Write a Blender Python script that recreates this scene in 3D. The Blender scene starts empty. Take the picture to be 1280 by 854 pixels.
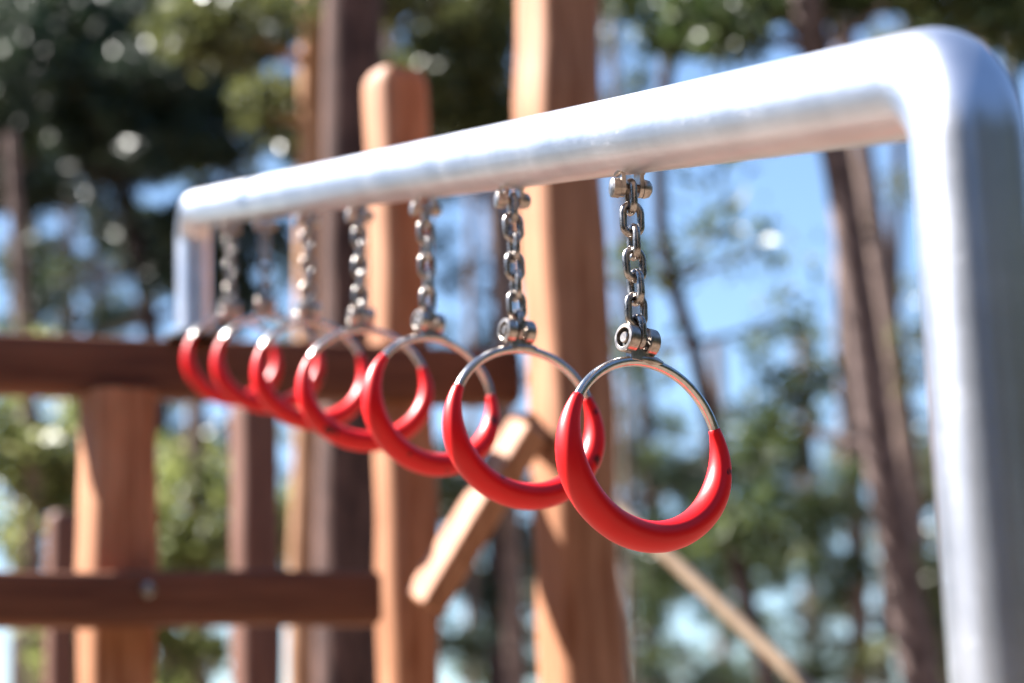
import bpy, math, random
import numpy as np
from mathutils import Vector, Matrix, noise

random.seed(7)
rng = np.random.default_rng(11)
sc = bpy.context.scene
col = sc.collection
R = math.radians

# ------------------------------------------------------------------ camera
FPX = 2800.0                      # focal length in pixels of a 1280 px wide frame
PITCH, ROLL = R(12.4), R(1.9)
CAM = Vector((0, 0, 1.4))
Fv = Vector((0, math.cos(PITCH), math.sin(PITCH)))
r0 = Vector((1, 0, 0)); u0 = Vector((0, -math.sin(PITCH), math.cos(PITCH)))
Rv = r0 * math.cos(ROLL) - u0 * math.sin(ROLL)
Uv = u0 * math.cos(ROLL) + r0 * math.sin(ROLL)
UP = Vector((0, 0, 1))

def at(px, py, Z):
    return CAM + Fv * Z + Rv * ((px - 640) / FPX * Z) - Uv * ((py - 427) / FPX * Z)

def proj(p):
    d = Vector(p) - CAM
    z = d.dot(Fv)
    return (640 + FPX * d.dot(Rv) / z, 427 - FPX * d.dot(Uv) / z, z)

cam_d = bpy.data.cameras.new('camera')
cam = bpy.data.objects.new('camera', cam_d); col.objects.link(cam)
M = Matrix((Rv, Uv, -Fv)).transposed().to_4x4(); M.translation = CAM
cam.matrix_world = M
cam_d.sensor_width = 36; cam_d.lens = 36 * FPX / 1280
cam_d.clip_start = 0.05; cam_d.clip_end = 3000
cam_d.dof.use_dof = True
FOCUS = 2.03
cam_d.dof.focus_distance = FOCUS
cam_d.dof.aperture_fstop = 3.3
cam_d.dof.aperture_blades = 0
sc.camera = cam

# ------------------------------------------------------------------ light
ALPHA, ELEV = R(17), R(44)
SUN = Vector((-math.cos(ALPHA) * math.cos(ELEV), math.sin(ALPHA) * math.cos(ELEV), math.sin(ELEV)))
sd = bpy.data.lights.new('sun', 'SUN'); sd.energy = 5.0; sd.angle = R(0.5); sd.color = (1.0, 0.96, 0.90)
so = bpy.data.objects.new('sun', sd); col.objects.link(so)
so.rotation_euler = (-SUN).to_track_quat('-Z', 'Y').to_euler()
w = bpy.data.worlds.new('World'); sc.world = w; w.use_nodes = True
nt = w.node_tree
sky = nt.nodes.new('ShaderNodeTexSky'); sky.sky_type = 'NISHITA'; sky.sun_disc = False
sky.sun_elevation = ELEV; sky.sun_rotation = math.atan2(SUN.x, SUN.y)
sky.air_density = 1.0; sky.dust_density = 0.1; sky.ozone_density = 4.0
bg = nt.nodes['Background']; bg.inputs['Strength'].default_value = 0.05
nt.links.new(sky.outputs[0], bg.inputs[0])
sc.view_settings.view_transform = 'Standard'; sc.view_settings.look = 'None'
sc.view_settings.exposure = 2.3; sc.view_settings.gamma = 1
sc.render.engine = 'CYCLES'
sc.cycles.use_denoising = True
sc.cycles.max_bounces = 8
sc.cycles.caustics_reflective = False; sc.cycles.caustics_refractive = False
sc.cycles.sample_clamp_indirect = 6
sc.cycles.sample_clamp_direct = 0

# ------------------------------------------------------------------ materials
def mat(name):
    m = bpy.data.materials.new(name); m.use_nodes = True
    n = m.node_tree.nodes; l = m.node_tree.links
    return m, n, l, n['Principled BSDF']

def ramp(n, l, src, stops):
    r = n.new('ShaderNodeValToRGB'); e = r.color_ramp.elements
    e[0].position, e[0].color = stops[0][0], (*stops[0][1], 1)
    e[1].position, e[1].color = stops[1][0], (*stops[1][1], 1)
    for p, c in stops[2:]:
        x = e.new(p); x.color = (*c, 1)
    l.new(src, r.inputs[0]); return r

def coords(n, l, scale=(1, 1, 1), which='Object'):
    tc = n.new('ShaderNodeTexCoord'); mp = n.new('ShaderNodeMapping')
    mp.inputs['Scale'].default_value = scale
    l.new(tc.outputs[which], mp.inputs[0]); return mp.outputs[0]

def noise_tex(n, l, vec, scale, detail=4, rough=0.55):
    t = n.new('ShaderNodeTexNoise'); t.inputs['Scale'].default_value = scale
    t.inputs['Detail'].default_value = detail; t.inputs['Roughness'].default_value = rough
    l.new(vec, t.inputs['Vector']); return t.outputs['Fac']

def bump(n, l, src, b, strength, dist):
    bp = n.new('ShaderNodeBump'); bp.inputs['Strength'].default_value = strength
    bp.inputs['Distance'].default_value = dist
    l.new(src, bp.inputs['Height']); l.new(bp.outputs[0], b.inputs['Normal'])

def wood(name, dark, light, grain=(14, 14, 1.2), rough=0.6, coat=0.05):
    m, n, l, b = mat(name)
    v = coords(n, l, grain)
    f = noise_tex(n, l, v, 3.0, 6, 0.6)
    r = ramp(n, l, f, [(0.3, dark), (0.7, light)])
    l.new(r.outputs[0], b.inputs['Base Color'])
    b.inputs['Roughness'].default_value = rough
    b.inputs['Coat Weight'].default_value = coat; b.inputs['Specular IOR Level'].default_value = 0.22
    b.inputs['Coat Roughness'].default_value = 0.45
    bump(n, l, f, b, 0.5, 0.004)
    return m

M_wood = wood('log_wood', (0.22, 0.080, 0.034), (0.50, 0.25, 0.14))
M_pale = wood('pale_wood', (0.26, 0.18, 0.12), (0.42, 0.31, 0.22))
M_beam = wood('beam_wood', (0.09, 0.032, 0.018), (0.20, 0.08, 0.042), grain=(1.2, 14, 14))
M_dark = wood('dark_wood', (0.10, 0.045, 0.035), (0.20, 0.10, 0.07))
M_bark = wood('pine_bark', (0.06, 0.036, 0.032), (0.36, 0.26, 0.22), grain=(7, 7, 3), rough=0.85, coat=0)
M_barkdark = wood('grey_bark', (0.03, 0.02, 0.021), (0.09, 0.062, 0.06), grain=(5, 5, 1.5), rough=0.85, coat=0)
M_barkred = wood('red_brown_bark', (0.03, 0.018, 0.018), (0.15, 0.085, 0.07), grain=(6, 6, 2), rough=0.85, coat=0)
M_barktwo = wood('plated_bark', (0.035, 0.023, 0.023), (0.26, 0.19, 0.175), grain=(9, 9, 4), rough=0.85, coat=0)
M_barkorange = wood('orange_bark', (0.30, 0.15, 0.08), (0.52, 0.30, 0.18), grain=(4, 4, 1.5), rough=0.8, coat=0)

def steel():
    m, n, l, b = mat('brushed_steel')
    v = coords(n, l, (1, 1, 1))
    f = noise_tex(n, l, v, 9, 5, 0.6)
    v2 = coords(n, l, (8, 160, 160))                 # long fine scratches
    g = noise_tex(n, l, v2, 5, 3, 0.7)
    v3 = coords(n, l, (60, 22, 90))
    h = noise_tex(n, l, v3, 3.5, 5, 0.75)
    r = ramp(n, l, f, [(0.3, (0.64, 0.65, 0.71)), (0.7, (0.79, 0.80, 0.86))])
    l.new(r.outputs[0], b.inputs['Base Color'])
    b.inputs['Metallic'].default_value = 1
    mx = n.new('ShaderNodeMath'); mx.operation = 'ADD'; l.new(f, mx.inputs[0]); l.new(h, mx.inputs[1])
    mr = n.new('ShaderNodeMapRange'); mr.inputs['From Min'].default_value = 0.7; mr.inputs['From Max'].default_value = 1.35
    mr.inputs['To Min'].default_value = 0.32; mr.inputs['To Max'].default_value = 0.39
    l.new(mx.outputs[0], mr.inputs[0])
    mp2 = n.new('ShaderNodeMapping'); mp2.inputs['Rotation'].default_value = (0.5, 0.3, 0.7); mp2.inputs['Scale'].default_value = (14, 110, 260)
    tc2 = n.new('ShaderNodeTexCoord'); l.new(tc2.outputs['Object'], mp2.inputs[0])
    st = noise_tex(n, l, mp2.outputs[0], 1.0, 2, 0.5)
    sm = ramp(n, l, st, [(0.60, (0, 0, 0)), (0.68, (1, 1, 1))])
    patch = ramp(n, l, f, [(0.45, (0, 0, 0)), (0.6, (0.06, 0.06, 0.06))])
    mm = n.new('ShaderNodeMath'); mm.operation = 'MULTIPLY_ADD'
    l.new(sm.outputs[0], mm.inputs[0]); l.new(patch.outputs[0], mm.inputs[1]); l.new(mr.outputs[0], mm.inputs[2])
    l.new(mm.outputs[0], b.inputs['Roughness'])
    ad = n.new('ShaderNodeMath'); ad.operation = 'ADD'; l.new(g, ad.inputs[0]); l.new(h, ad.inputs[1])
    bump(n, l, ad.outputs[0], b, 0.10, 0.0005)
    return m
M_steel = steel()

def chain_metal(name, c0, c1, r0_, r1_):
    m, n, l, b = mat(name)
    v = coords(n, l); f = noise_tex(n, l, v, 160, 4, 0.6)
    r = ramp(n, l, f, [(0.35, c0), (0.65, c1)]); l.new(r.outputs[0], b.inputs['Base Color'])
    b.inputs['Metallic'].default_value = 1
    mr = n.new('ShaderNodeMapRange'); mr.inputs['To Min'].default_value = r0_; mr.inputs['To Max'].default_value = r1_
    l.new(f, mr.inputs[0]); l.new(mr.outputs[0], b.inputs['Roughness'])
    bump(n, l, f, b, 0.25, 0.0005)
    return m
M_chain = chain_metal('oxidised_chain_steel', (0.24, 0.215, 0.20), (0.52, 0.48, 0.45), 0.20, 0.36)
M_fit = chain_metal('worn_fitting_steel', (0.32, 0.27, 0.24), (0.56, 0.50, 0.45), 0.24, 0.42)
M_hoop = chain_metal('polished_hoop_steel', (0.50, 0.48, 0.46), (0.62, 0.60, 0.58), 0.16, 0.30)
m, n, l, b = mat('black_recess'); b.inputs['Base Color'].default_value = (0.012, 0.011, 0.01, 1); b.inputs['Roughness'].default_value = 0.6
M_black = m

def red_grip():
    m, n, l, b = mat('red_rubber')
    v = coords(n, l); f = noise_tex(n, l, v, 14, 3)
    r = ramp(n, l, f, [(0.3, (0.68, 0.003, 0.006)), (0.7, (0.78, 0.006, 0.009))])
    # a few small dark scuffs
    s = noise_tex(n, l, coords(n, l, (1, 1, 0.6)), 75, 2, 0.5)
    s2 = noise_tex(n, l, v, 16, 1, 0.5)
    mu = n.new('ShaderNodeMath'); mu.operation = 'MULTIPLY'; l.new(s, mu.inputs[0]); l.new(s2, mu.inputs[1])
    sr = ramp(n, l, mu.outputs[0], [(0.365, (0, 0, 0)), (0.40, (1, 1, 1))])
    mx = n.new('ShaderNodeMix'); mx.data_type = 'RGBA'
    l.new(sr.outputs[0], mx.inputs[0]); l.new(r.outputs[0], mx.inputs[6]); mx.inputs[7].default_value = (0.10, 0.004, 0.006, 1)
    l.new(mx.outputs[2], b.inputs['Base Color'])
    b.inputs['Roughness'].default_value = 0.40
    b.inputs['Specular IOR Level'].default_value = 0.38
    fine = noise_tex(n, l, v, 420, 3)
    bump(n, l, fine, b, 0.12, 0.0004)
    return m
M_red = red_grip()

def leaf(name, c0, c1, c2, trans=0.4, rough=0.4):
    m, n, l, b = mat(name)
    g = n.new('ShaderNodeNewGeometry')
    r = ramp(n, l, g.outputs['Random Per Island'], [(0.0, c0), (0.6, c1), (1.0, c2)])
    l.new(r.outputs[0], b.inputs['Base Color']); b.inputs['Roughness'].default_value = rough
    t = n.new('ShaderNodeBsdfTranslucent'); l.new(r.outputs[0], t.inputs['Color'])
    mx = n.new('ShaderNodeMixShader'); mx.inputs[0].default_value = trans
    l.new(b.outputs[0], mx.inputs[1]); l.new(t.outputs[0], mx.inputs[2])
    l.new(mx.outputs[0], n['Material Output'].inputs['Surface'])
    return m
M_pine = leaf('pine_needles', (0.028, 0.050, 0.016), (0.060, 0.090, 0.026), (0.13, 0.155, 0.045), 0.35, 0.45)
M_pinedark = leaf('dark_pine_needles', (0.010, 0.022, 0.012), (0.022, 0.040, 0.020), (0.055, 0.075, 0.030), 0.25, 0.45)
M_broad = leaf('broad_leaves', (0.11, 0.135, 0.04), (0.21, 0.235, 0.075), (0.36, 0.36, 0.17), 0.5)
M_olive = leaf('olive_needles', (0.05, 0.058, 0.020), (0.10, 0.11, 0.036), (0.17, 0.18, 0.06), 0.4, 0.35)

def ground_mat():
    m, n, l, b = mat('forest_sand')
    v = coords(n, l); f = noise_tex(n, l, v, 0.35, 8, 0.65); g = noise_tex(n, l, v, 9, 6, 0.7)
    ad = n.new('ShaderNodeMath'); ad.operation = 'ADD'; l.new(f, ad.inputs[0]); l.new(g, ad.inputs[1])
    r = ramp(n, l, ad.outputs[0], [(0.35, (0.045, 0.034, 0.026)), (0.75, (0.155, 0.115, 0.085))])
    r.color_ramp.elements[0].position = 0.4
    l.new(r.outputs[0], b.inputs['Base Color']); b.inputs['Roughness'].default_value = 0.95
    bump(n, l, g, b, 0.6, 0.03); return m

# ------------------------------------------------------------------ mesh helpers
class MB:
    def __init__(s): s.v = []; s.f = []
    def add(s, v, f):
        o = len(s.v); s.v += [tuple(x) for x in v]; s.f += [tuple(i + o for i in q) for q in f]
    def sweep(s, pts, rad, seg=16, closed=False, cap=True, ref=None, wob=0.0, seed=0, sq=None):
        """tube through pts; rad a number, list or list of (a, b) half-axes; ref a fixed direction for axis b"""
        pts = [Vector(p) for p in pts]; N = len(pts)
        if not isinstance(rad, (list, tuple)): rad = [rad] * N
        fr = None; verts = []
        for i, p in enumerate(pts):
            if closed: t = (pts[(i + 1) % N] - pts[i - 1]).normalized()
            elif i == 0: t = (pts[1] - pts[0]).normalized()
            elif i == N - 1: t = (pts[-1] - pts[-2]).normalized()
            else: t = (pts[i + 1] - pts[i - 1]).normalized()
            if ref is not None: bdir = (Vector(ref) - t * t.dot(Vector(ref))).normalized()
            else:
                if fr is None:
                    fr = Vector((0, 0, 1)) if abs(t.z) < 0.9 else Vector((1, 0, 0))
                bdir = (fr - t * fr.dot(t)).normalized(); fr = bdir
            a = bdir.cross(t)
            ra, rb = rad[i] if isinstance(rad[i], (list, tuple)) else (rad[i], rad[i])
            for k in range(seg):
                th = 2 * math.pi * k / seg
                q = 1.0
                if sq is not None:
                    u_ = th - R(sq); q = 1 / (abs(math.cos(u_)) ** 4 + abs(math.sin(u_)) ** 4) ** 0.25
                if wob:
                    q += wob * noise.noise(Vector((math.cos(th) * 0.9 + seed, math.sin(th) * 0.9, (p.x + p.y + p.z) * 1.7)))
                verts.append(p + a * (ra * q * math.cos(th)) + bdir * (rb * q * math.sin(th)))
        faces = []
        for i in range(N if closed else N - 1):
            j = (i + 1) % N
            for k in range(seg):
                k2 = (k + 1) % seg
                faces.append((i * seg + k, i * seg + k2, j * seg + k2, j * seg + k))
        if cap and not closed:
            faces.append(tuple(range(seg))[::-1]); faces.append(tuple((N - 1) * seg + k for k in range(seg)))
        s.add(verts, faces)
    def lathe(s, c, axis, prof, seg=32):
        """revolve (offset along axis, radius) pairs"""
        axis = Vector(axis).normalized()
        t = Vector((0, 0, 1)) if abs(axis.z) < 0.9 else Vector((1, 0, 0))
        a = axis.cross(t).normalized(); b2 = axis.cross(a)
        v = []; f = []; c = Vector(c)
        for h, r in prof:
            for k in range(seg):
                th = 2 * math.pi * k / seg
                v.append(c + axis * h + (a * math.cos(th) + b2 * math.sin(th)) * r)
        for i in range(len(prof) - 1):
            for k in range(seg):
                k2 = (k + 1) % seg
                f.append((i * seg + k, (i + 1) * seg + k, (i + 1) * seg + k2, i * seg + k2))
        if prof[0][1] > 0: f.append(tuple(range(seg)))
        if prof[-1][1] > 0: f.append(tuple((len(prof) - 1) * seg + k for k in range(seg))[::-1])
        s.add(v, f)
    def box(s, c, ax, ay, az, hx, hy, hz, bev=0.0, nx=1):
        """box with rounded long edges: section (y, z) swept along x in nx steps"""
        c = Vector(c); b_ = bev
        if b_ <= 0: sec = [(-hy, -hz), (hy, -hz), (hy, hz), (-hy, hz)]
        else:
            sec = []
            for (sy, sz, a0) in ((1, 1, 0), (-1, 1, 90), (-1, -1, 180), (1, -1, 270)):
                for q in (0, 30, 60, 90):
                    th = R(a0 + q); sec.append((sy * (hy - b_) + b_ * math.cos(th), sz * (hz - b_) + b_ * math.sin(th)))
        xs = [(-hx, 1 - 0.5 * b_ / min(hy, hz))] if b_ > 0 else [(-hx, 1)]
        if b_ > 0: xs.append((-hx + b_ * 0.6, 1))
        for i in range(1, nx): xs.append((-hx + 2 * hx * i / nx, 1))
        if b_ > 0: xs.append((hx - b_ * 0.6, 1))
        xs.append((hx, 1 - 0.5 * b_ / min(hy, hz)) if b_ > 0 else (hx, 1))
        v = []; f = []; S = len(sec)
        for x, k in xs:
            for y, z in sec: v.append(c + ax * x + ay * (y * k) + az * (z * k))
        for i in range(len(xs) - 1):
            for k in range(S):
                k2 = (k + 1) % S
                f.append((i * S + k, i * S + k2, (i + 1) * S + k2, (i + 1) * S + k))
        f.append(tuple(range(S))[::-1]); f.append(tuple((len(xs) - 1) * S + k for k in range(S)))
        s.add(v, f)
    def build(s, name, material, parent=None, smooth=True, origin=None):
        me = bpy.data.meshes.new(name)
        o0 = Vector(origin) if origin is not None else Vector((0, 0, 0))
        me.from_pydata([tuple(Vector(p) - o0) for p in s.v], [], s.f)
        me.materials.append(material); me.validate(); me.update()
        import bmesh
        bm = bmesh.new(); bm.from_mesh(me); bmesh.ops.recalc_face_normals(bm, faces=bm.faces); bm.to_mesh(me); bm.free()
        if smooth:
            me.polygons.foreach_set('use_smooth', [True] * len(me.polygons))
            me.set_sharp_from_angle(angle=R(38))
        o = bpy.data.objects.new(name, me); col.objects.link(o)
        o.location = o0
        if parent is not None:
            o.parent = parent
            top = parent
            off = Vector((0, 0, 0))
            while top is not None: off += Vector(top.location) ; top = top.parent
            o.location = o0 - off if origin is not None else -off
        return o

def thing(name, label, cat, loc, group=None):
    o = bpy.data.objects.new(name, None); col.objects.link(o); o.location = loc
    o.empty_display_size = 0.1
    o['label'] = label; o['category'] = cat
    if group: o['group'] = group
    return o
def tag(o, label, cat, group=None):
    o['label'] = label; o['category'] = cat
    if group: o['group'] = group

# ------------------------------------------------------------------ ground
gm = MB(); S = 1500; G = 60
# graded grid: fine near, coarse far
xs = [math.copysign(abs(t) ** 3 * S, t) for t in np.linspace(-1, 1, 81)]
ys = xs
gv = []; gf = []
for y in ys:
    for x in xs:
        d = math.hypot(x, y)
        gv.append((x, y, 0.06 * noise.noise(Vector((x * .3, y * .3, 0))) * min(1, d / 3) + (0.5 * noise.noise(Vector((x * .03, y * .03, 3))) if d > 12 else 0)))
for j in range(80):
    for i in range(80): gf.append((j * 81 + i, j * 81 + i + 1, (j + 1) * 81 + i + 1, (j + 1) * 81 + i))
gm.add(gv, gf)
g = gm.build('ground', ground_mat()); g['kind'] = 'structure'

# ------------------------------------------------------------------ the steel bar with its two legs
DZ = 2.05 / 5.5
RT = 0.0365
def zed(i): return DZ * (5.5 + i)
def under(i):                                   # underside of the bar at ring i (may be fractional)
    q = 5.5 + i
    return 640 + (820 - 811 * i) / q, 427 + (-1150 - 94 * i) / q
def axis(i):
    x, y = under(i); Z = zed(i)
    return at(x, y - RT * FPX / Z * 1.0, Z)
A0, A6 = axis(0), axis(6)
BD = (A6 - A0).normalized()                     # along the bar, away from the camera
def bar_at(i):                                  # exact line
    return A0 + (A6 - A0) * (i / 6.0)
near_c, far_c = bar_at(-1.66), bar_at(7.28)
BH = Vector((BD.x, BD.y, 0)).normalized()       # horizontal heading
SIDE = Vector((BH.y, -BH.x, 0))                 # to the right, horizontal, square to the bar
def arc(p_in, c, p_out, rad, n=14):
    """fillet at corner c between directions to p_in and p_out"""
    a = (p_in - c).normalized(); b_ = (p_out - c).normalized()
    ang = a.angle(b_); d = rad / math.tan(ang / 2)
    s0 = c + a * d; s1 = c + b_ * d
    cen = c + (a + b_).normalized() * (rad / math.sin(ang / 2))
    v0 = s0 - cen; v1 = s1 - cen; tot = v0.angle(v1); out = []
    for k in range(n + 1):
        t = k / n
        out.append(cen + (v0 * math.sin((1 - t) * tot) + v1 * math.sin(t * tot)) / math.sin(tot))
    return out
near_foot = Vector((near_c.x, near_c.y, -0.3))
# far leg stands on the wooden beam
def down_to(c, py):
    lo, hi = c.z - 3, c.z
    for _ in range(50):
        mid = (lo + hi) / 2
        if proj((c.x, c.y, mid))[1] > py: lo = mid
        else: hi = mid
    return Vector((c.x, c.y, lo))
far_foot = down_to(far_c, 424)
path = []
path += [near_foot + (near_c - near_foot) * t for t in np.linspace(0, 0.93, 12)]
path += arc(near_foot, near_c, far_c, 0.062)
path += [near_c + (far_c - near_c) * t for t in np.linspace(0.06, 0.96, 24)]
path += arc(near_c, far_c, far_foot, 0.062)
path += [far_c + (far_foot - far_c) * t for t in (0.5, 0.75, 1.0)]
frame = thing('ring_bar', 'thick brushed steel overhead bar with rounded corners and two legs, carrying seven red rings', 'metal bar', near_foot)
mb = MB(); mb.sweep(path, RT, 40)
mb.build('tube', M_steel, frame)
mb = MB(); mb.lathe(far_foot, UP, [(0.0, 0.06), (0.008, 0.06), (0.009, 0.04)], 32)
mb.build('foot_plate', M_fit, frame)
DOWN = -UP
def lug_point(i):
    c = bar_at(i); return c
BOLT = SIDE                                     # bolts lie square to the bar
perp = (DOWN - BD * DOWN.dot(BD)).normalized()
hang = []
for i in range(7):
    c = bar_at(i); s0 = c + perp * RT           # bar underside
    bolt_c = s0 + DOWN * 0.0135
    for s in (-1, 1):
        pm = MB()
        # plate with rounded lower end
        pts = []
        hw = 0.0085; n_ = 10
        prof = [(-hw, 0.010), (hw, 0.010), (hw, -0.0135)]
        prof += [(hw * math.cos(R(a)), -0.0135 - hw * math.sin(R(a))) for a in range(15, 180, 15)] + [(-hw, -0.0135)]
        fw = SIDE.cross(UP).normalized()
        vv = []
        for e in (-0.0019, 0.0019):
            for (a_, z_) in prof: vv.append(s0 + SIDE * (s * 0.0088 + e) + fw * a_ + UP * z_)
        K = len(prof)
        ff = [tuple(range(K))[::-1], tuple(range(K, 2 * K))] + [(k, (k + 1) % K, K + (k + 1) % K, K + k) for k in range(K)]
        pm.add(vv, ff); pm.build('lug_plate', M_fit, frame, smooth=False)
    wm = MB()
    for s in (-1, 1):
        wm.sweep([s0 + SIDE * (s * 0.0115) + fw * t + perp * -0.0006 for t in (-0.009, -0.004, 0.0, 0.004, 0.009)], [0.0012, 0.0023, 0.0020, 0.0024, 0.0012], 8)
    wm.build('weld_bead', M_fit, frame)
    bm_ = MB()
    bm_.lathe(bolt_c, BOLT, [(-0.0185, 0.0078), (-0.0178, 0.0090), (-0.0118, 0.0092), (-0.0112, 0.0092), (-0.0112, 0.0040), (0.0112, 0.0040), (0.0112, 0.0088), (0.0140, 0.0088), (0.0175, 0.0078), (0.0198, 0.0050), (0.0205, 0.0015), (0.0206, 0.0)], 24)
    bm_.build('bolt', M_fit, frame)
    hang.append(bolt_c)

# ------------------------------------------------------------------ hanging rings
WIRE = 0.0036; PITCHL = 0.0208; LW = 0.0090     # wire radius, inner length, half width of a link centre line
def link_pts(c, u, v, half_len, half_w, n=10):
    out = []
    for k in range(n + 1):
        th = math.pi * k / n; out.append(c + v * (half_len - half_w) + u * (half_w * math.cos(th)) + v * (half_w * math.sin(th)))
    for k in range(n + 1):
        th = math.pi + math.pi * k / n; out.append(c - v * (half_len - half_w) + u * (half_w * math.cos(th)) + v * (half_w * math.sin(th)))
    return out

def make_ring(idx, yaw, swing, sag, label, tilt_=0.0, slide=0.0):
    """yaw: turn of the ring plane about its chain; swing: small lean of the chain along image right"""
    top = hang[idx]
    root = thing('hanging_ring', label, 'gym ring', top, 'red gym rings hanging from the steel bar')
    d = (DOWN + Rv * swing).normalized()        # chain direction
    vh = -d
    n_links = 7
    # heading of the side-on links and front-on links
    def head(a):
        q = Vector((math.cos(a), math.sin(a), 0)); q = (q - d * q.dot(d)).normalized(); return q
    pos = top + d * (-WIRE)
    base = math.atan2(SIDE.y, SIDE.x)
    half = PITCHL / 2 + WIRE
    c = top + d * (PITCHL / 2 - 0.0042 + WIRE * .6)
    step = PITCHL + sag
    for k in range(n_links):
        f = k / (n_links - 1)
        a = base + (yaw) * f + (math.pi / 2 if k % 2 == 0 else 0) + random.uniform(-.12, .12) * (0 if k in (0, 6) else 1)
        u = head(a)
        tilt = random.uniform(-.05, .05)
        cc = c + u * 0 + head(a + math.pi / 2) * random.uniform(-.0007, .0007)
        vv = (vh + u * tilt).normalized()
        lm = MB(); lm.sweep(link_pts(cc, u, vv, PITCHL / 2 + WIRE, LW - WIRE * 0.2), WIRE, 12, closed=True)
        lm.build('chain_link', M_chain, root)
        c = c + d * step
    lastc = c - d * step
    # lower fitting: two hollow bosses with the last link between them
    ax = head(base + yaw)
    d2 = (d * math.cos(tilt_) - ax * math.sin(tilt_)).normalized(); ax = (ax * math.cos(tilt_) + d * math.sin(tilt_)).normalized()
    fc = lastc + d * (PITCHL / 2 - 0.0035)
    d0 = d.copy(); d = d2; vh = -d
    for s in (-1, 1):
        bm2 = MB()
        c0 = fc + ax * (s * 0.0115)
        A = ax * s
        bm2.lathe(c0, A, [(-0.0056, 0.0050), (-0.0056, 0.0118), (-0.0046, 0.0130), (0.0046, 0.0130), (0.0058, 0.0120), (0.0060, 0.0094), (0.0056, 0.0088), (0.0020, 0.0086)], 32)
        bo = bm2.build('boss', M_fit, root)
        bm3 = MB(); bm3.lathe(c0, A, [(0.0015, 0.0086), (0.0021, 0.0086), (0.0021, 0.0)], 24); bm3.build('recess', M_black, bo)
        bm3 = MB(); bm3.lathe(c0, A, [(0.0018, 0.0050), (0.0046, 0.0052), (0.0055, 0.0044), (0.0055, 0.0)], 20); bm3.build('bolt_end', M_fit, bo)
    pm = MB(); pm.lathe(fc, ax, [(-0.0110, 0.0040), (0.0110, 0.0040)], 16); pm.build('pin', M_fit, root)
    # ring frame
    depth_n = ax.cross(vh).normalized()
    Ru, Rvv = 0.0865, 0.0785
    hoop_top = fc + d * 0.0190
    cen = hoop_top + d0 * Rvv + ax * 0.005
    tm = MB()
    tm.box(fc + d * 0.0145, d, ax, depth_n, 0.0060, 0.0105, 0.0050, 0.0018)
    def rp(ph):                                  # ph from the top, clockwise in ring plane
        # slightly flattened top, rounder bottom
        x = math.sin(ph) * Ru; y = math.cos(ph) * Rvv
        return cen + ax * x + vh * y
    J = R(66)
    hm = MB(); N = 64
    hm.sweep([rp(-J - R(4) + (2 * J + R(8)) * k / N + slide) for k in range(N + 1)], 0.0047, 16, ref=depth_n)
    ho = hm.build('metal_hoop', M_hoop, root)
    tm.build('bracket', M_fit, root)
    wm = MB()
    wm.sweep([rp(p) + vh * 0.0018 for p in np.linspace(-R(11), R(11), 9)], [(0.004, 0.0035), (0.0046, 0.005), (0.0052, 0.0056), (0.0056, 0.006), (0.0058, 0.0062), (0.0055, 0.006), (0.0053, 0.0057), (0.0046, 0.005), (0.004, 0.0035)], 12, ref=depth_n)
    wm.build('weld_bead', M_fit, ho)
    gm_ = MB(); pts = []; rad = []
    N = 90
    for k in range(N + 1):
        ph = J + (2 * math.pi - 2 * J) * k / N
        e = min(ph - J, 2 * math.pi - J - ph)    # angle from the nearer end
        t = min(1, e / R(60)); sm = math.sin(t * math.pi / 2) ** 1.05
        th = 0.0055 + 0.0072 * sm + 0.0016 * max(0, -math.cos(ph)) ** 2
        rax = 0.0055 + 0.0108 * sm
        off = 0.0012 * sm
        x = math.sin(ph + slide) * (Ru + off); y = math.cos(ph + slide) * (Rvv + off)
        pts.append(cen + ax * x + vh * y); rad.append((th, rax))
    # rounded ends
    pts = [pts[0] + (pts[0] - pts[1]).normalized() * 0.0006] + pts + [pts[-1] + (pts[-1] - pts[-2]).normalized() * 0.0006]
    rad = [(0.0050, 0.0050)] + rad + [(0.0050, 0.0050)]
    gm_.sweep(pts, rad, 28, ref=depth_n)
    gm_.build('red_grip', M_red, root)
    if idx in (0, 6): print('ring', idx, 'top', proj(hoop_top), 'cen', proj(cen), 'fit', proj(fc))
    return root

order = ['nearest and sharpest red gym ring, its chain crisp against the sky',
         'second red gym ring from the front, seen against the tall log post',
         'third red gym ring from the front, slightly blurred',
         'middle of the seven red gym rings, fourth from either end',
         'fifth red gym ring from the front, in front of the dark trunk',
         'blurred red gym ring hanging in shade beside the farthest ring',
         'farthest and leftmost red gym ring, closest to the far bar leg']
yaws = [R(20), R(14), R(18), R(0), R(8), R(-5), R(8)]
swing = [0.004, 0.006, 0.002, 0, 0, 0, 0]
tilts = [R(5), R(1), R(4), R(2), R(3), R(2), R(3)]
slides = [R(2), 0, R(10), R(2), R(-2), R(3), 0]
sags = [0.0004, 0.0009, 0.0008, 0.0010, 0.0006, 0.0004, 0.0022]
for i in range(7): make_ring(i, yaws[i], swing[i], sags[i], order[i], tilts[i], slides[i])
for i in range(7):
    print('lug', i, [round(v, 2) for v in proj(bar_at(i))], under(i))

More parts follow.
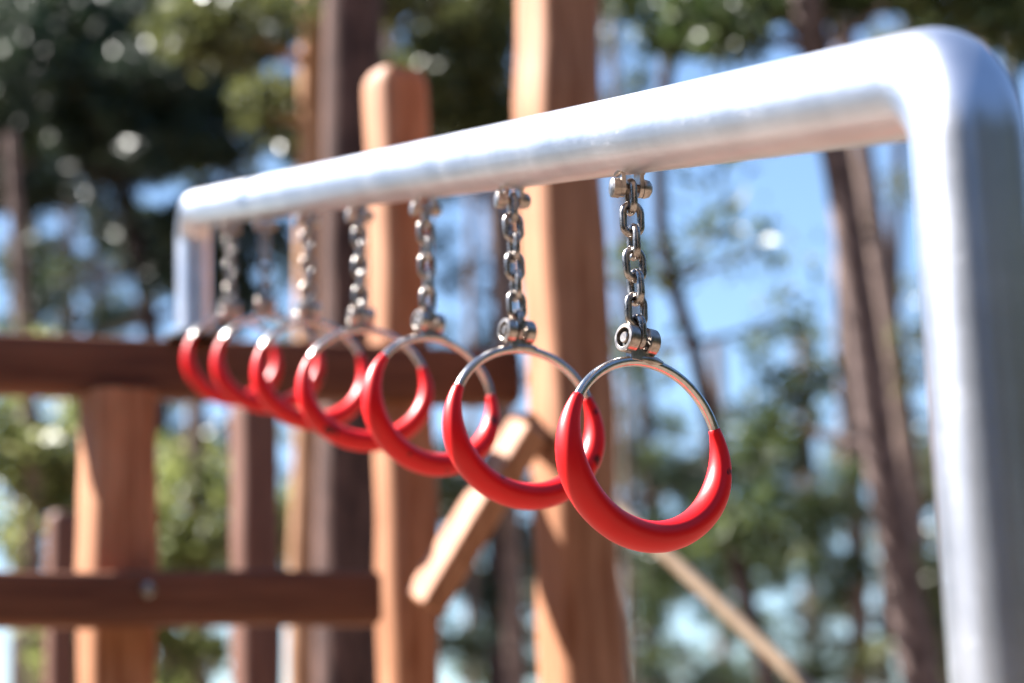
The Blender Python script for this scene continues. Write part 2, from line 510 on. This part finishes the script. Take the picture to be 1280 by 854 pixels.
# ------------------------------------------------------------------ wooden frame behind
wf = thing('wooden_climbing_frame', 'brown timber climbing frame of log posts and beams under the far end of the bar', 'climbing frame', Vector((far_foot.x, far_foot.y, 0)))
def depth_on_beam(px):                          # where the camera ray through column px meets the beam's vertical plane
    d = at(px, 427, 1.0) - CAM
    t = ((Vector((far_foot.x, far_foot.y, 0)) - Vector((CAM.x, CAM.y, 0))).dot(BH)) / Vector((d.x, d.y, 0)).dot(BH)
    return t
def log(px, py_top, Z, r, name, material, parent, top=True, px2=None, wob=0.10, seed=0, origin_z=0, zmin=-0.3, seg=44, tip=0.75, sq=31):
    p = at(px, py_top, Z)
    zt = p.z; pts = []; rad = []
    n = int((zt - zmin) / 0.05)
    for k in range(n + 1):
        z = zmin + (zt - zmin) * k / n
        bx = 0.014 * noise.noise(Vector((seed * 3.1, 0, z * 2.3))) * (r / 0.08); by = 0.014 * noise.noise(Vector((seed * 3.1 + 9, 0, z * 2.3)))
        pts.append(Vector((p.x + bx, p.y + by, z))); rad.append(r * (1 + 0.10 * noise.noise(Vector((seed + 5, z * 2.8, 0))) + 0.05 * noise.noise(Vector((seed + 5, z * 7, 0)))))
    if top:                                     # chamfered, domed head
        for f_, q in ((0.35, 0.99), (0.7, 0.93), (0.98, tip), (1.0, tip * 0.94)):
            pts.append(pts[n] + UP * (r * 0.8 * f_)); rad.append(rad[n] * q)
    mb = MB(); mb.sweep(pts, rad, seg, wob=wob, seed=seed, sq=sq)
    return mb.build(name, material, parent, origin=Vector((p.x, p.y, 0)) if parent is None else None)
# upper beam: its top carries the far leg
BHW, BHH = 0.055, 0.062
bx0 = at(-60, 427, depth_on_beam(-60)); bx1 = at(668, 427, depth_on_beam(668))
def on_beam(px, z, off=0.0):
    q = at(px, 427, depth_on_beam(px)); 
    return Vector((q.x, q.y, z)) + BH * off
def beam(px0, px1, ztop, hh, hw, off, name):
    a = on_beam(px0, ztop - hh, off); b_ = on_beam(px1, ztop - hh, off)
    mb = MB(); ax = (b_ - a).normalized(); mid = (a + b_) / 2
    mb.box((0, 0, 0), Vector((1, 0, 0)), Vector((0, 1, 0)), UP, (b_ - a).length / 2, hw, hh, 0.014, 24)
    # irregular sawn timber
    mb.v = [(x, y + 0.004 * noise.noise(Vector((x * 3, 1, px0 + 9))), z + 0.004 * noise.noise(Vector((x * 3, 5, px0)))) for x, y, z in mb.v]
    o = mb.build(name, M_beam, wf)
    o.location = mid - Vector(wf.location); o.rotation_euler = (0, 0, math.atan2(ax.y, ax.x))
    return o
zt = far_foot.z
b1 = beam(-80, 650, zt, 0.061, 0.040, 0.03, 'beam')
b1['label'] = 'upper beam under the far leg of the steel bar'
print('beam top px', proj(on_beam(0, zt, -.05)), proj(on_beam(470, zt, -.05)), proj(on_beam(0, zt - .122, -.05)), proj(on_beam(470, zt - .122, -.05)))
def z_for(px, py, off):                          # height where the beam plane shows at (px, py)
    q = on_beam(px, 0, off); return down_to(Vector((q.x, q.y, 4.5)), py).z
z2 = z_for(240, 714, -0.16)
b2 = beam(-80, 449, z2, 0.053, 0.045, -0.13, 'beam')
b2['label'] = 'lower beam crossing in front of the short post'
# bolt head on lower beam
q = on_beam(163, z2 - 0.04, -0.175)
mb = MB(); mb.lathe(q, -BH, [(-0.005, 0.015), (0.002, 0.015), (0.003, 0.010), (0.006, 0.009), (0.007, 0.0)], 20)
mb.build('bolt', M_chain, b2)
# posts
def vlog(px, py, off, r, **k):
    q = on_beam(px, 0, off); z = down_to(Vector((q.x, q.y, 6)), py).z
    Z = proj((q.x, q.y, z))[2]; x = proj((q.x, q.y, z))[0]
    return log(x, py, Z, r, 'post', k.pop('m', M_wood), wf, **k)
pz = proj(on_beam(146, zt - 0.122, 0))
p1 = log(pz[0], pz[1], pz[2], 0.070, 'post', M_wood, wf, top=False, seed=2, wob=0.12)
p1['label'] = 'short post under the left part of the upper beam'
P4Z = depth_on_beam(700)
p4 = log(690, -120, 4.93, 0.077, 'post', M_wood, wf, top=True, seed=4, wob=0.10)
p4['label'] = 'tallest and thickest post, rising out of the top of the picture'
p4p = at(690, 300, 4.93)
# the pale post lies toward the sun from the tall one
p3 = log(494, 116, 5.03, 0.059, 'post', M_wood, wf, top=True, seed=11, wob=0.16, tip=0.80)
p3['label'] = 'post with a chamfered free top left of the tallest post'
# diagonal brace
def brace(a, b_, hy, hz, name, material, parent, up):
    ax = (b_ - a).normalized(); az = (up - ax * up.dot(ax)).normalized(); ay = az.cross(ax)
    mb = MB(); mb.box((a + b_) / 2, ax, ay, az, (b_ - a).length / 2, hy, hz, 0.010, 8)
    return mb.build(name, material, parent)
br = brace(at(530, 756, 4.37), at(662, 532, 4.41), 0.050, 0.027, 'brace', M_wood, wf, Vector((-.68, -.55, .6)))
tb = MB(); ta = at(655, 530, 4.43); ta2 = Vector((p4p.x - 0.02, p4p.y - 0.04, ta.z)); tx = (ta2 - ta).normalized()
tb.box((ta + ta2) / 2, tx, UP.cross(tx), UP, (ta2 - ta).length / 2, 0.022, 0.022, 0.004, 2); tb.build('tie_block', M_beam, wf)
br['label'] = 'pale diagonal brace between the two tall posts'
# round prop pole running down to the right
a = at(760, 625, 4.98); b_ = at(1012, 862, 4.6)
dirp = (b_ - a).normalized(); k = (a.z + 0.2) / -dirp.z
mb = MB(); pts = [a + dirp * (k * t) for t in np.linspace(0, 1, 20)]
mb.sweep(pts, [0.0165] * 20, 16, wob=0.1, seed=3); pp = mb.build('prop_or_shadow_pole', M_pale, wf)
# unseen slim pole, added sunward only to shadow the bar and one chain
H_ = Vector((SUN.x, SUN.y, 0))
s1 = bar_at(5.04) + SUN * 2.1; s2 = hang[5] + Vector((-.004, 0, -.20)) + SUN * 2.1
dd = (s2 - s1).normalized(); ft = s2 + dd * ((s2.z + .1) / -dd.z)
mb = MB(); mb.sweep([s1 - dd * 0.06, s1, s2, s2.lerp(ft, .5), ft], [0.02] * 5, 14); mb.build('prop_or_shadow_pole', M_pale, wf)
print('slim pole', proj(s1), proj(ft))
# separate posts farther back
def far_post(px, py, Z, r, label, seed, m):
    o = log(px, py, Z, r * .84, 'wooden_post', m, None, top=True, seed=seed, wob=0.14)
    tag(o, label, 'post', 'log posts standing behind the climbing frame')
far_post(318, 520, 6.2, 0.070, 'grey-brown log post behind the beams, below the farthest rings', 21, M_dark)
far_post(76, 655, 6.6, 0.050, 'short dark log post at the left, half hidden by the lower beam', 25, M_dark)

# ------------------------------------------------------------------ trees
def leaves_mesh(name, material, centers, radii, counts, size, aspect, parent):
    C = []; 
    for c, r, n_ in zip(centers, radii, counts):
        d = rng.normal(size=(n_, 3)); d /= np.linalg.norm(d, axis=1)[:, None]
        rr = rng.random(n_) ** 0.42
        p = np.array(c) + d * rr[:, None] * np.array(r)
        C.append(p)
    C = np.concatenate(C); n_ = len(C)
    a = rng.normal(size=(n_, 3)); a /= np.linalg.norm(a, axis=1)[:, None]
    b0 = rng.normal(size=(n_, 3)); b0 = np.cross(a, b0); b0 /= np.linalg.norm(b0, axis=1)[:, None]
    L = (size * (0.6 + 0.8 * rng.random(n_)))[:, None]
    W = L * aspect
    bend = np.cross(a, b0) * L * 0.18
    V = np.stack([C - a * L / 2, C + b0 * W / 2 + bend, C + a * L / 2, C - b0 * W / 2 + bend], axis=1).reshape(-1, 3)
    if parent is not None: V = V - np.array(parent.location)
    me = bpy.data.meshes.new(name)
    me.vertices.add(4 * n_); me.vertices.foreach_set('co', V.astype(np.float32).ravel())
    me.loops.add(4 * n_); me.loops.foreach_set('vertex_index', np.arange(4 * n_, dtype=np.int32))
    me.polygons.add(n_); me.polygons.foreach_set('loop_start', np.arange(0, 4 * n_, 4, dtype=np.int32))
    me.materials.append(material); me.update(calc_edges=True); me.validate()
    o = bpy.data.objects.new(name, me); col.objects.link(o); o.parent = parent
    return o
TOTAL = [0]
def tree(name, label, cat, trunk, Z, r, bark, mleaf, blobs, group='trees standing behind the playground', leaf=0.10, asp=0.28, dens=1.0, taper=0.5, crown_extra=0, top_h=None):
    """trunk: image points (top to bottom) at depth Z, carried on up to top_h and down to the ground.
    blobs: (px, py, rx, ry, clumps, cover) foliage masses, each on its own limb"""
    pts = [at(x, y, Z) for x, y in trunk]
    lowp = pts[-1]; d = pts[-1] - pts[-2]; d.normalize()
    if d.z > -0.8: d = (d + Vector((0, 0, -1.2))).normalized()
    steps = []
    while lowp.z > -0.4 and len(steps) < 60:
        lowp = lowp + d * 0.5; d = (d + Vector((0, 0, -0.15))).normalized(); steps.append(lowp)
    base = Vector((steps[-1].x, steps[-1].y, 0)) if steps else Vector((pts[-1].x, pts[-1].y, 0))
    topp = pts[0]; d = (pts[0] - pts[1]).normalized(); H = top_h or (topp.z + 4)
    ups = []
    while topp.z < H and len(ups) < 60:
        topp = topp + d * 0.5; d = (d + Vector((random.uniform(-.08, .08), random.uniform(-.08, .08), 0.1))).normalized(); ups.append(topp)
    allp = ups[::-1] + pts + steps
    # resample
    res = []
    for i in range(len(allp) - 1):
        m_ = max(1, int((allp[i + 1] - allp[i]).length / 0.22))
        for k in range(m_): res.append(allp[i].lerp(allp[i + 1], k / m_))
    res.append(allp[-1]); res = res[::-1]
    zmid = (at(640, 427, Z)).z
    rads = [max(0.012, r * (1 - taper * (p.z - zmid) / max(2.0, (H - zmid)) if p.z > zmid else 1 + 0.25 * (zmid - p.z) / max(zmid, 1)) * (1 + 0.07 * noise.noise(Vector((p.z * 1.1, Z, 0))))) for p in res]
    root = thing(name, label, cat, base, group)
    mb = MB(); mb.sweep(res, rads, 14, wob=0.14, seed=Z); mb.build('trunk', bark, root)
    cs, rs, ns = [], [], []
    for (px, py, rx, ry, m_, cov) in blobs:
        if px > 740 and 120 < py < 560: cov *= 0.62; m_ = max(3, int(m_ * .85))
        bc = at(px, py, Z); sx = rx / FPX * Z * 1.05; sy = ry / FPX * Z * 1.15
        bc = bc + Vector((0, random.uniform(-.3, .3), 0))
        # limb from the trunk to the mass
        cand = min(res, key=lambda p: (p - (bc - Vector((0, 0, (Vector((p.x, p.y)) - Vector((bc.x, bc.y))).length * .25)))).length)
        ln = (bc - cand).length
        if ln > 0.15:
            mid = cand.lerp(bc, 0.5) + Vector((random.uniform(-.1, .1), random.uniform(-.1, .1), -0.06 - 0.05 * ln)) * min(1, ln)
            lp = [cand.lerp(mid, t).lerp(mid.lerp(bc, t), t) for t in np.linspace(0, 1, 9)]
            mb = MB(); mb.sweep(lp, [max(0.006, min(r * .45, 0.05) * (1 - 0.75 * t)) for t in np.linspace(0, 1, 9)], 8); mb.build('limb', bark, root)
        for q in range(m_):
            th = random.random() * 2 * math.pi; rr = math.sqrt(random.random())
            c = bc + Rv * (sx * rr * math.cos(th)) + Uv * (sy * rr * math.sin(th)) + Fv * (max(sx, sy) * random.uniform(-.8, .8))
            k = random.uniform(0.20, 0.40)
            r3 = (max(0.18, sx * k * 1.2), max(0.18, sx * k * 1.2), max(0.12, sy * k * 1.15))
            area = r3[0] * r3[2] * math.pi
            la = leaf * leaf * asp * 0.5 * 0.6
            n_ = int(min(5000, 1.5 * cov * dens * area / la))
            cs.append(tuple(c)); rs.append(r3); ns.append(max(6, n_))
    if cs:
        leaves_mesh('crown', mleaf, cs, rs, ns, leaf, asp, root); TOTAL[0] += sum(ns)
    return root

# big dark trunk behind the rings
tree('pine_tree', 'thick dark pine trunk with a sunlit left side, behind the rings', 'pine tree',
     [(443, -60), (441, 120), (438, 300), (436, 500), (434, 700), (433, 900)], 8.0, 0.108, M_barkred, M_pinedark,
     [(560, -230, 90, 50, 6, 1.0), (470, -300, 120, 60, 8, 1)], top_h=9, taper=0.3)
# slim pine beside it, in sun
tree('pine_tree', 'slim tan pine trunk standing left against the thick dark one', 'pine tree',
     [(394, -60), (392, 150), (390, 400), (386, 650), (384, 900)], 8.9, 0.068, M_barkorange, M_olive,
     [(300, 60, 60, 40, 7, 0.8), (330, 130, 40, 30, 4, 0.6), (470, 20, 50, 35, 5, .8)], top_h=11)
# thin reddish trunk
tree('pine_tree', 'thin reddish leaning pine left of the tallest post', 'pine tree',
     [(556, -60), (575, 50), (598, 130), (618, 250), (628, 400), (640, 700)], 13, 0.055, M_bark, M_olive,
     [(540, 20, 60, 50, 10, 1.0), (610, 110, 50, 50, 9, 1.0), (520, 130, 40, 50, 7, 1.0), (520, 60, 70, 55, 9, 1.0), (620, 60, 60, 60, 8, 0.9), (560, 140, 80, 30, 8, 1.0), (600, 10, 90, 40, 8, 1.0), (500, 20, 40, 30, 4, .8), (600, 640, 50, 50, 5, .7)], top_h=10)
# right pine
tree('pine_tree', 'tall two-toned dark pine trunk between the nearest ring and the near leg', 'pine tree',
     [(1000, -60), (1018, 60), (1050, 220), (1078, 400), (1098, 560), (1128, 720), (1158, 900)], 9, 0.066, M_barktwo, M_pine,
     [(960, -30, 90, 35, 8, .9), (1120, 5, 110, 36, 12, 1.0), (1240, 35, 80, 45, 10, 1.0), (910, 30, 60, 35, 5, .7), (975, 500, 70, 50, 8, .6)], top_h=11, taper=0.35)
tree('pine_tree', 'brown pine trunk just right of the two-toned pine', 'pine tree',
     [(1040, -60), (1080, 200), (1112, 400), (1128, 520), (1140, 640), (1168, 900)], 17, 0.09, M_bark, M_olive,
     [(1180, 60, 90, 40, 10, .8), (1170, 470, 50, 70, 6, .5), (1100, 250, 40, 40, 3, .5), (1190, 740, 60, 70, 8, .6)], top_h=13)
tree('pine_tree', 'thin crooked dark tree crossing the open sky behind the nearest ring', 'tree',
     [(862, -60), (838, 60), (824, 180), (826, 280), (838, 350), (866, 430), (890, 540), (908, 650), (935, 760), (975, 900)], 9.5, 0.036, M_barkdark, M_pine,
     [(800, 30, 50, 40, 5, .7), (870, 60, 40, 30, 4, .6), (800, 330, 45, 14, 4, .5), (900, 275, 70, 40, 9, .16), (960, 300, 60, 30, 7, .14), (870, 200, 50, 40, 6, .14), (780, 420, 30, 40, 4, .3), (985, 390, 50, 36, 6, .16), (930, 640, 60, 40, 6, .6)], top_h=8)
tree('pine_tree', 'dim thin trunk left of the two-toned pine, low in the picture', 'pine tree',
     [(1052, 300), (1062, 560), (1072, 700), (1078, 900)], 21, 0.09, M_bark, M_pine,
     [(1000, 600, 90, 50, 12, .8), (1040, 690, 80, 60, 10, .8), (960, 460, 60, 50, 8, .6), (990, 790, 90, 60, 10, .55), (1120, 800, 60, 60, 6, .5)], top_h=9)
tree('pine_tree', 'dark leaning trunk at the left above the upper beam', 'pine tree',
     [(60, -60), (110, 60), (150, 220), (178, 340), (196, 460), (210, 900)], 14, 0.065, M_barkdark, M_pinedark,
     [(60, 60, 110, 60, 20, 1.1), (30, 210, 60, 50, 9, 1.0), (160, 20, 110, 50, 14, 1.0), (20, 110, 50, 60, 9, 1.0), (150, 150, 80, 60, 12, 1.0), (200, 60, 110, 60, 16, 1.1), (60, 160, 80, 50, 10, .9), (230, 170, 110, 60, 16, 1.1), (320, 200, 70, 70, 10, 1.0), (120, 260, 100, 50, 9, .9), (290, 290, 70, 50, 9, .95), (215, 290, 60, 60, 9, .95), (330, 330, 60, 60, 9, .9), (260, 370, 60, 40, 6, .8), (90, 380, 60, 30, 5, .6), (30, 330, 60, 40, 4, .6), (250, 560, 50, 50, 7, 1.0)], top_h=9, dens=1.1)
tree('pine_tree', 'broad green pine filling the top left corner', 'pine tree',
     [(30, -80), (34, 150), (30, 400), (28, 900)], 20, 0.12, M_bark, M_pine,
     [(330, -10, 90, 50, 12, 1.0), (280, 30, 70, 40, 10, 1.0), (120, 60, 120, 60, 14, 1.0), (20, 170, 60, 60, 9, 1.0), (60, 20, 150, 60, 16, 1.0), (260, 110, 90, 60, 12, 1.0), (160, 140, 120, 60, 12, .8), (330, 60, 70, 60, 9, .9), (60, 200, 90, 60, 8, .8), (40, 380, 60, 40, 7, .7), (190, 330, 80, 40, 5, .5), (330, 360, 60, 40, 5, .6)], top_h=12)
tree('broadleaf_tree', 'bright yellow-green young tree seen below the upper beam at the left edge', 'tree',
     [(30, 420), (40, 560), (48, 900)], 11, 0.04, M_bark, M_broad,
     [(10, 560, 50, 50, 9, .4), (60, 600, 50, 50, 9, .4), (40, 540, 70, 50, 12, .4), (30, 620, 70, 60, 12, .4), (20, 450, 60, 20, 5, .3), (60, 800, 60, 40, 7, .6)], top_h=4.6, leaf=0.09, asp=0.6)
tree('broadleaf_tree', 'sunlit yellow-green young tree between the short post and the grey-brown post', 'tree',
     [(245, 480), (240, 620), (240, 900)], 12, 0.04, M_bark, M_broad,
     [(240, 600, 50, 50, 10, .35), (205, 700, 40, 50, 8, .4), (240, 650, 70, 50, 14, .35), (260, 700, 60, 40, 8, .35), (225, 820, 60, 50, 9, .7), (340, 640, 50, 70, 8, .7)], top_h=4.4, leaf=0.09, asp=0.6)
tree('pine_tree', 'dark green conifer seen between the pale brace and the tallest post', 'pine tree',
     [(640, 300), (622, 600), (620, 900)], 18, 0.08, M_barkdark, M_pinedark,
     [(600, 620, 70, 60, 10, .9), (620, 710, 70, 50, 9, .8), (590, 330, 60, 60, 5, .45), (600, 800, 70, 50, 8, .7), (560, 230, 50, 30, 5, .8), (640, 440, 60, 40, 5, .6), (520, 330, 60, 50, 5, .6)], top_h=8)
tree('pine_tree', 'green pine crown rising behind the nearest red ring', 'pine tree',
     [(800, 420), (812, 600), (815, 900)], 22, 0.08, M_barkdark, M_pine,
     [(870, 580, 80, 45, 9, .75), (800, 520, 60, 40, 6, .6), (820, 760, 90, 60, 12, .6), (900, 730, 80, 60, 10, .7), (850, 850, 120, 40, 10, .7), (770, 640, 40, 60, 6, .7), (760, 70, 60, 60, 6, .7)], top_h=8)
tree('pine_tree', 'olive pine crown low at the right behind the near steel leg', 'pine tree',
     [(1235, 200), (1240, 500), (1246, 900)], 19, 0.09, M_bark, M_olive,
     [(1130, 420, 40, 60, 4, .4), (1200, 600, 60, 60, 6, .5), (1230, 240, 60, 60, 6, .6), (1150, 840, 100, 40, 8, .7)], top_h=9)
# scattered thin pines in the middle distance
mid = [(120, 19, .045, 'thin straight pine at the left behind the short post'), (290, 26, .08, 'thin pine behind the far leg of the bar'),
       (500, 22, .06, 'thin pine between the dark trunk and the post with the chamfered top'), (590, 16, .035, 'thin pine seen between the third and second ring chains'), (775, 20, .05, 'thin pine close beside the tallest post on its right'),
       (1120, 27, .09, 'thin pine right of the two-toned trunk'), (1262, 22, .07, 'thin pine behind the near steel leg at the right edge')]
for x, Z, r_, lb in mid:
    ln = random.uniform(-18, 30); bl = []
    for k in range(9 if x < 500 else 7):
        py = random.choice([random.uniform(-20, 190), random.uniform(500, 860), random.uniform(560, 860)]) if x > 560 else random.uniform(-20, 880)
        bl.append((x + random.gauss(0, 60), py, random.uniform(30, 60), random.uniform(20, 42), 5, random.uniform(.5, .9)))
    tree('pine_tree', lb, 'pine tree', [(x - ln, -40), (x, 300), (x + ln * .6, 600), (x + ln, 900)], Z, r_, random.choice([M_bark, M_barkdark]), random.choice([M_pine, M_olive, M_pinedark]), bl, leaf=0.12, top_h=14, dens=1.15)
# far row, filling the gaps with smaller trees
far = [(90, 34, 'left'), (250, 38, ''), (480, 33, ''), (640, 40, ''), (760, 36, ''), (900, 42, ''), (1010, 35, ''), (1180, 40, '')]
flabels = ['far pine whose crown shows through gaps at the left edge', 'far pine behind the farthest rings', 'far pine beyond the post with the chamfered top',
           'far pine mostly hidden by the tallest post', 'far pine just right of the tallest post, low in the picture', 'far pine low between the nearest ring and the prop pole',
           'far pine left of the two-toned trunk, low in the picture', 'far pine between the two-toned trunk and the near steel leg']
for (x, Z, _), lb in zip(far, flabels):
    bl = []
    for k in range(17):
        py = random.uniform(520, 880) if x > 500 else random.uniform(120, 880)
        bl.append((x + random.gauss(0, 60), py, random.uniform(30, 60), random.uniform(20, 45), 5, random.uniform(.5, .9)))
    tree('pine_tree', lb, 'pine tree', [(x - 5, 420 if x > 500 else 150), (x, 600), (x + 6, 900)], Z, 0.12, M_bark, random.choice([M_pine, M_olive, M_pinedark]), bl, group='small pines in the far row', leaf=0.14, top_h=(7.5 if x > 500 else 15))
# the rest of the wood all round the playground: one mass nobody could count
mbt = MB(); cs, rs, ns = [], [], []
for k in range(64):
    a = R(k * 360 / 64 + random.uniform(-2.5, 2.5))
    if abs(math.atan2(math.sin(a - math.pi / 2), math.cos(a - math.pi / 2))) < R(24): continue
    back = math.sin(a) < 0.1 and math.cos(a) > -0.8
    if back and k % 2: continue
    D = random.uniform(9, 15) if back else random.uniform(18, 26)
    x, y = D * math.cos(a), 3 + D * math.sin(a)
    h = random.uniform(5, 8.5) if back else random.uniform(7, 9)
    mbt.sweep([(x, y, -.3), (x + random.uniform(-.2, .2), y, h * .5), (x + random.uniform(-.4, .4), y, h)], [.17, .13, .04], 10)
    for q in range(44 if back else 26):
        z = h * random.uniform(.1, 1.02); sp = 2.3 * (1 - .4 * z / h)
        cs.append((x + random.gauss(0, sp * .6), y + random.gauss(0, sp * .6), z)); rs.append((.8, .8, .55)); ns.append(200)
mbt.build('forest_trunks', M_bark)['kind'] = 'stuff'
fo = leaves_mesh('forest_foliage', M_pinedark, cs, rs, ns, .3, .5, None)
fo['kind'] = 'stuff'
print('leaves', TOTAL[0])
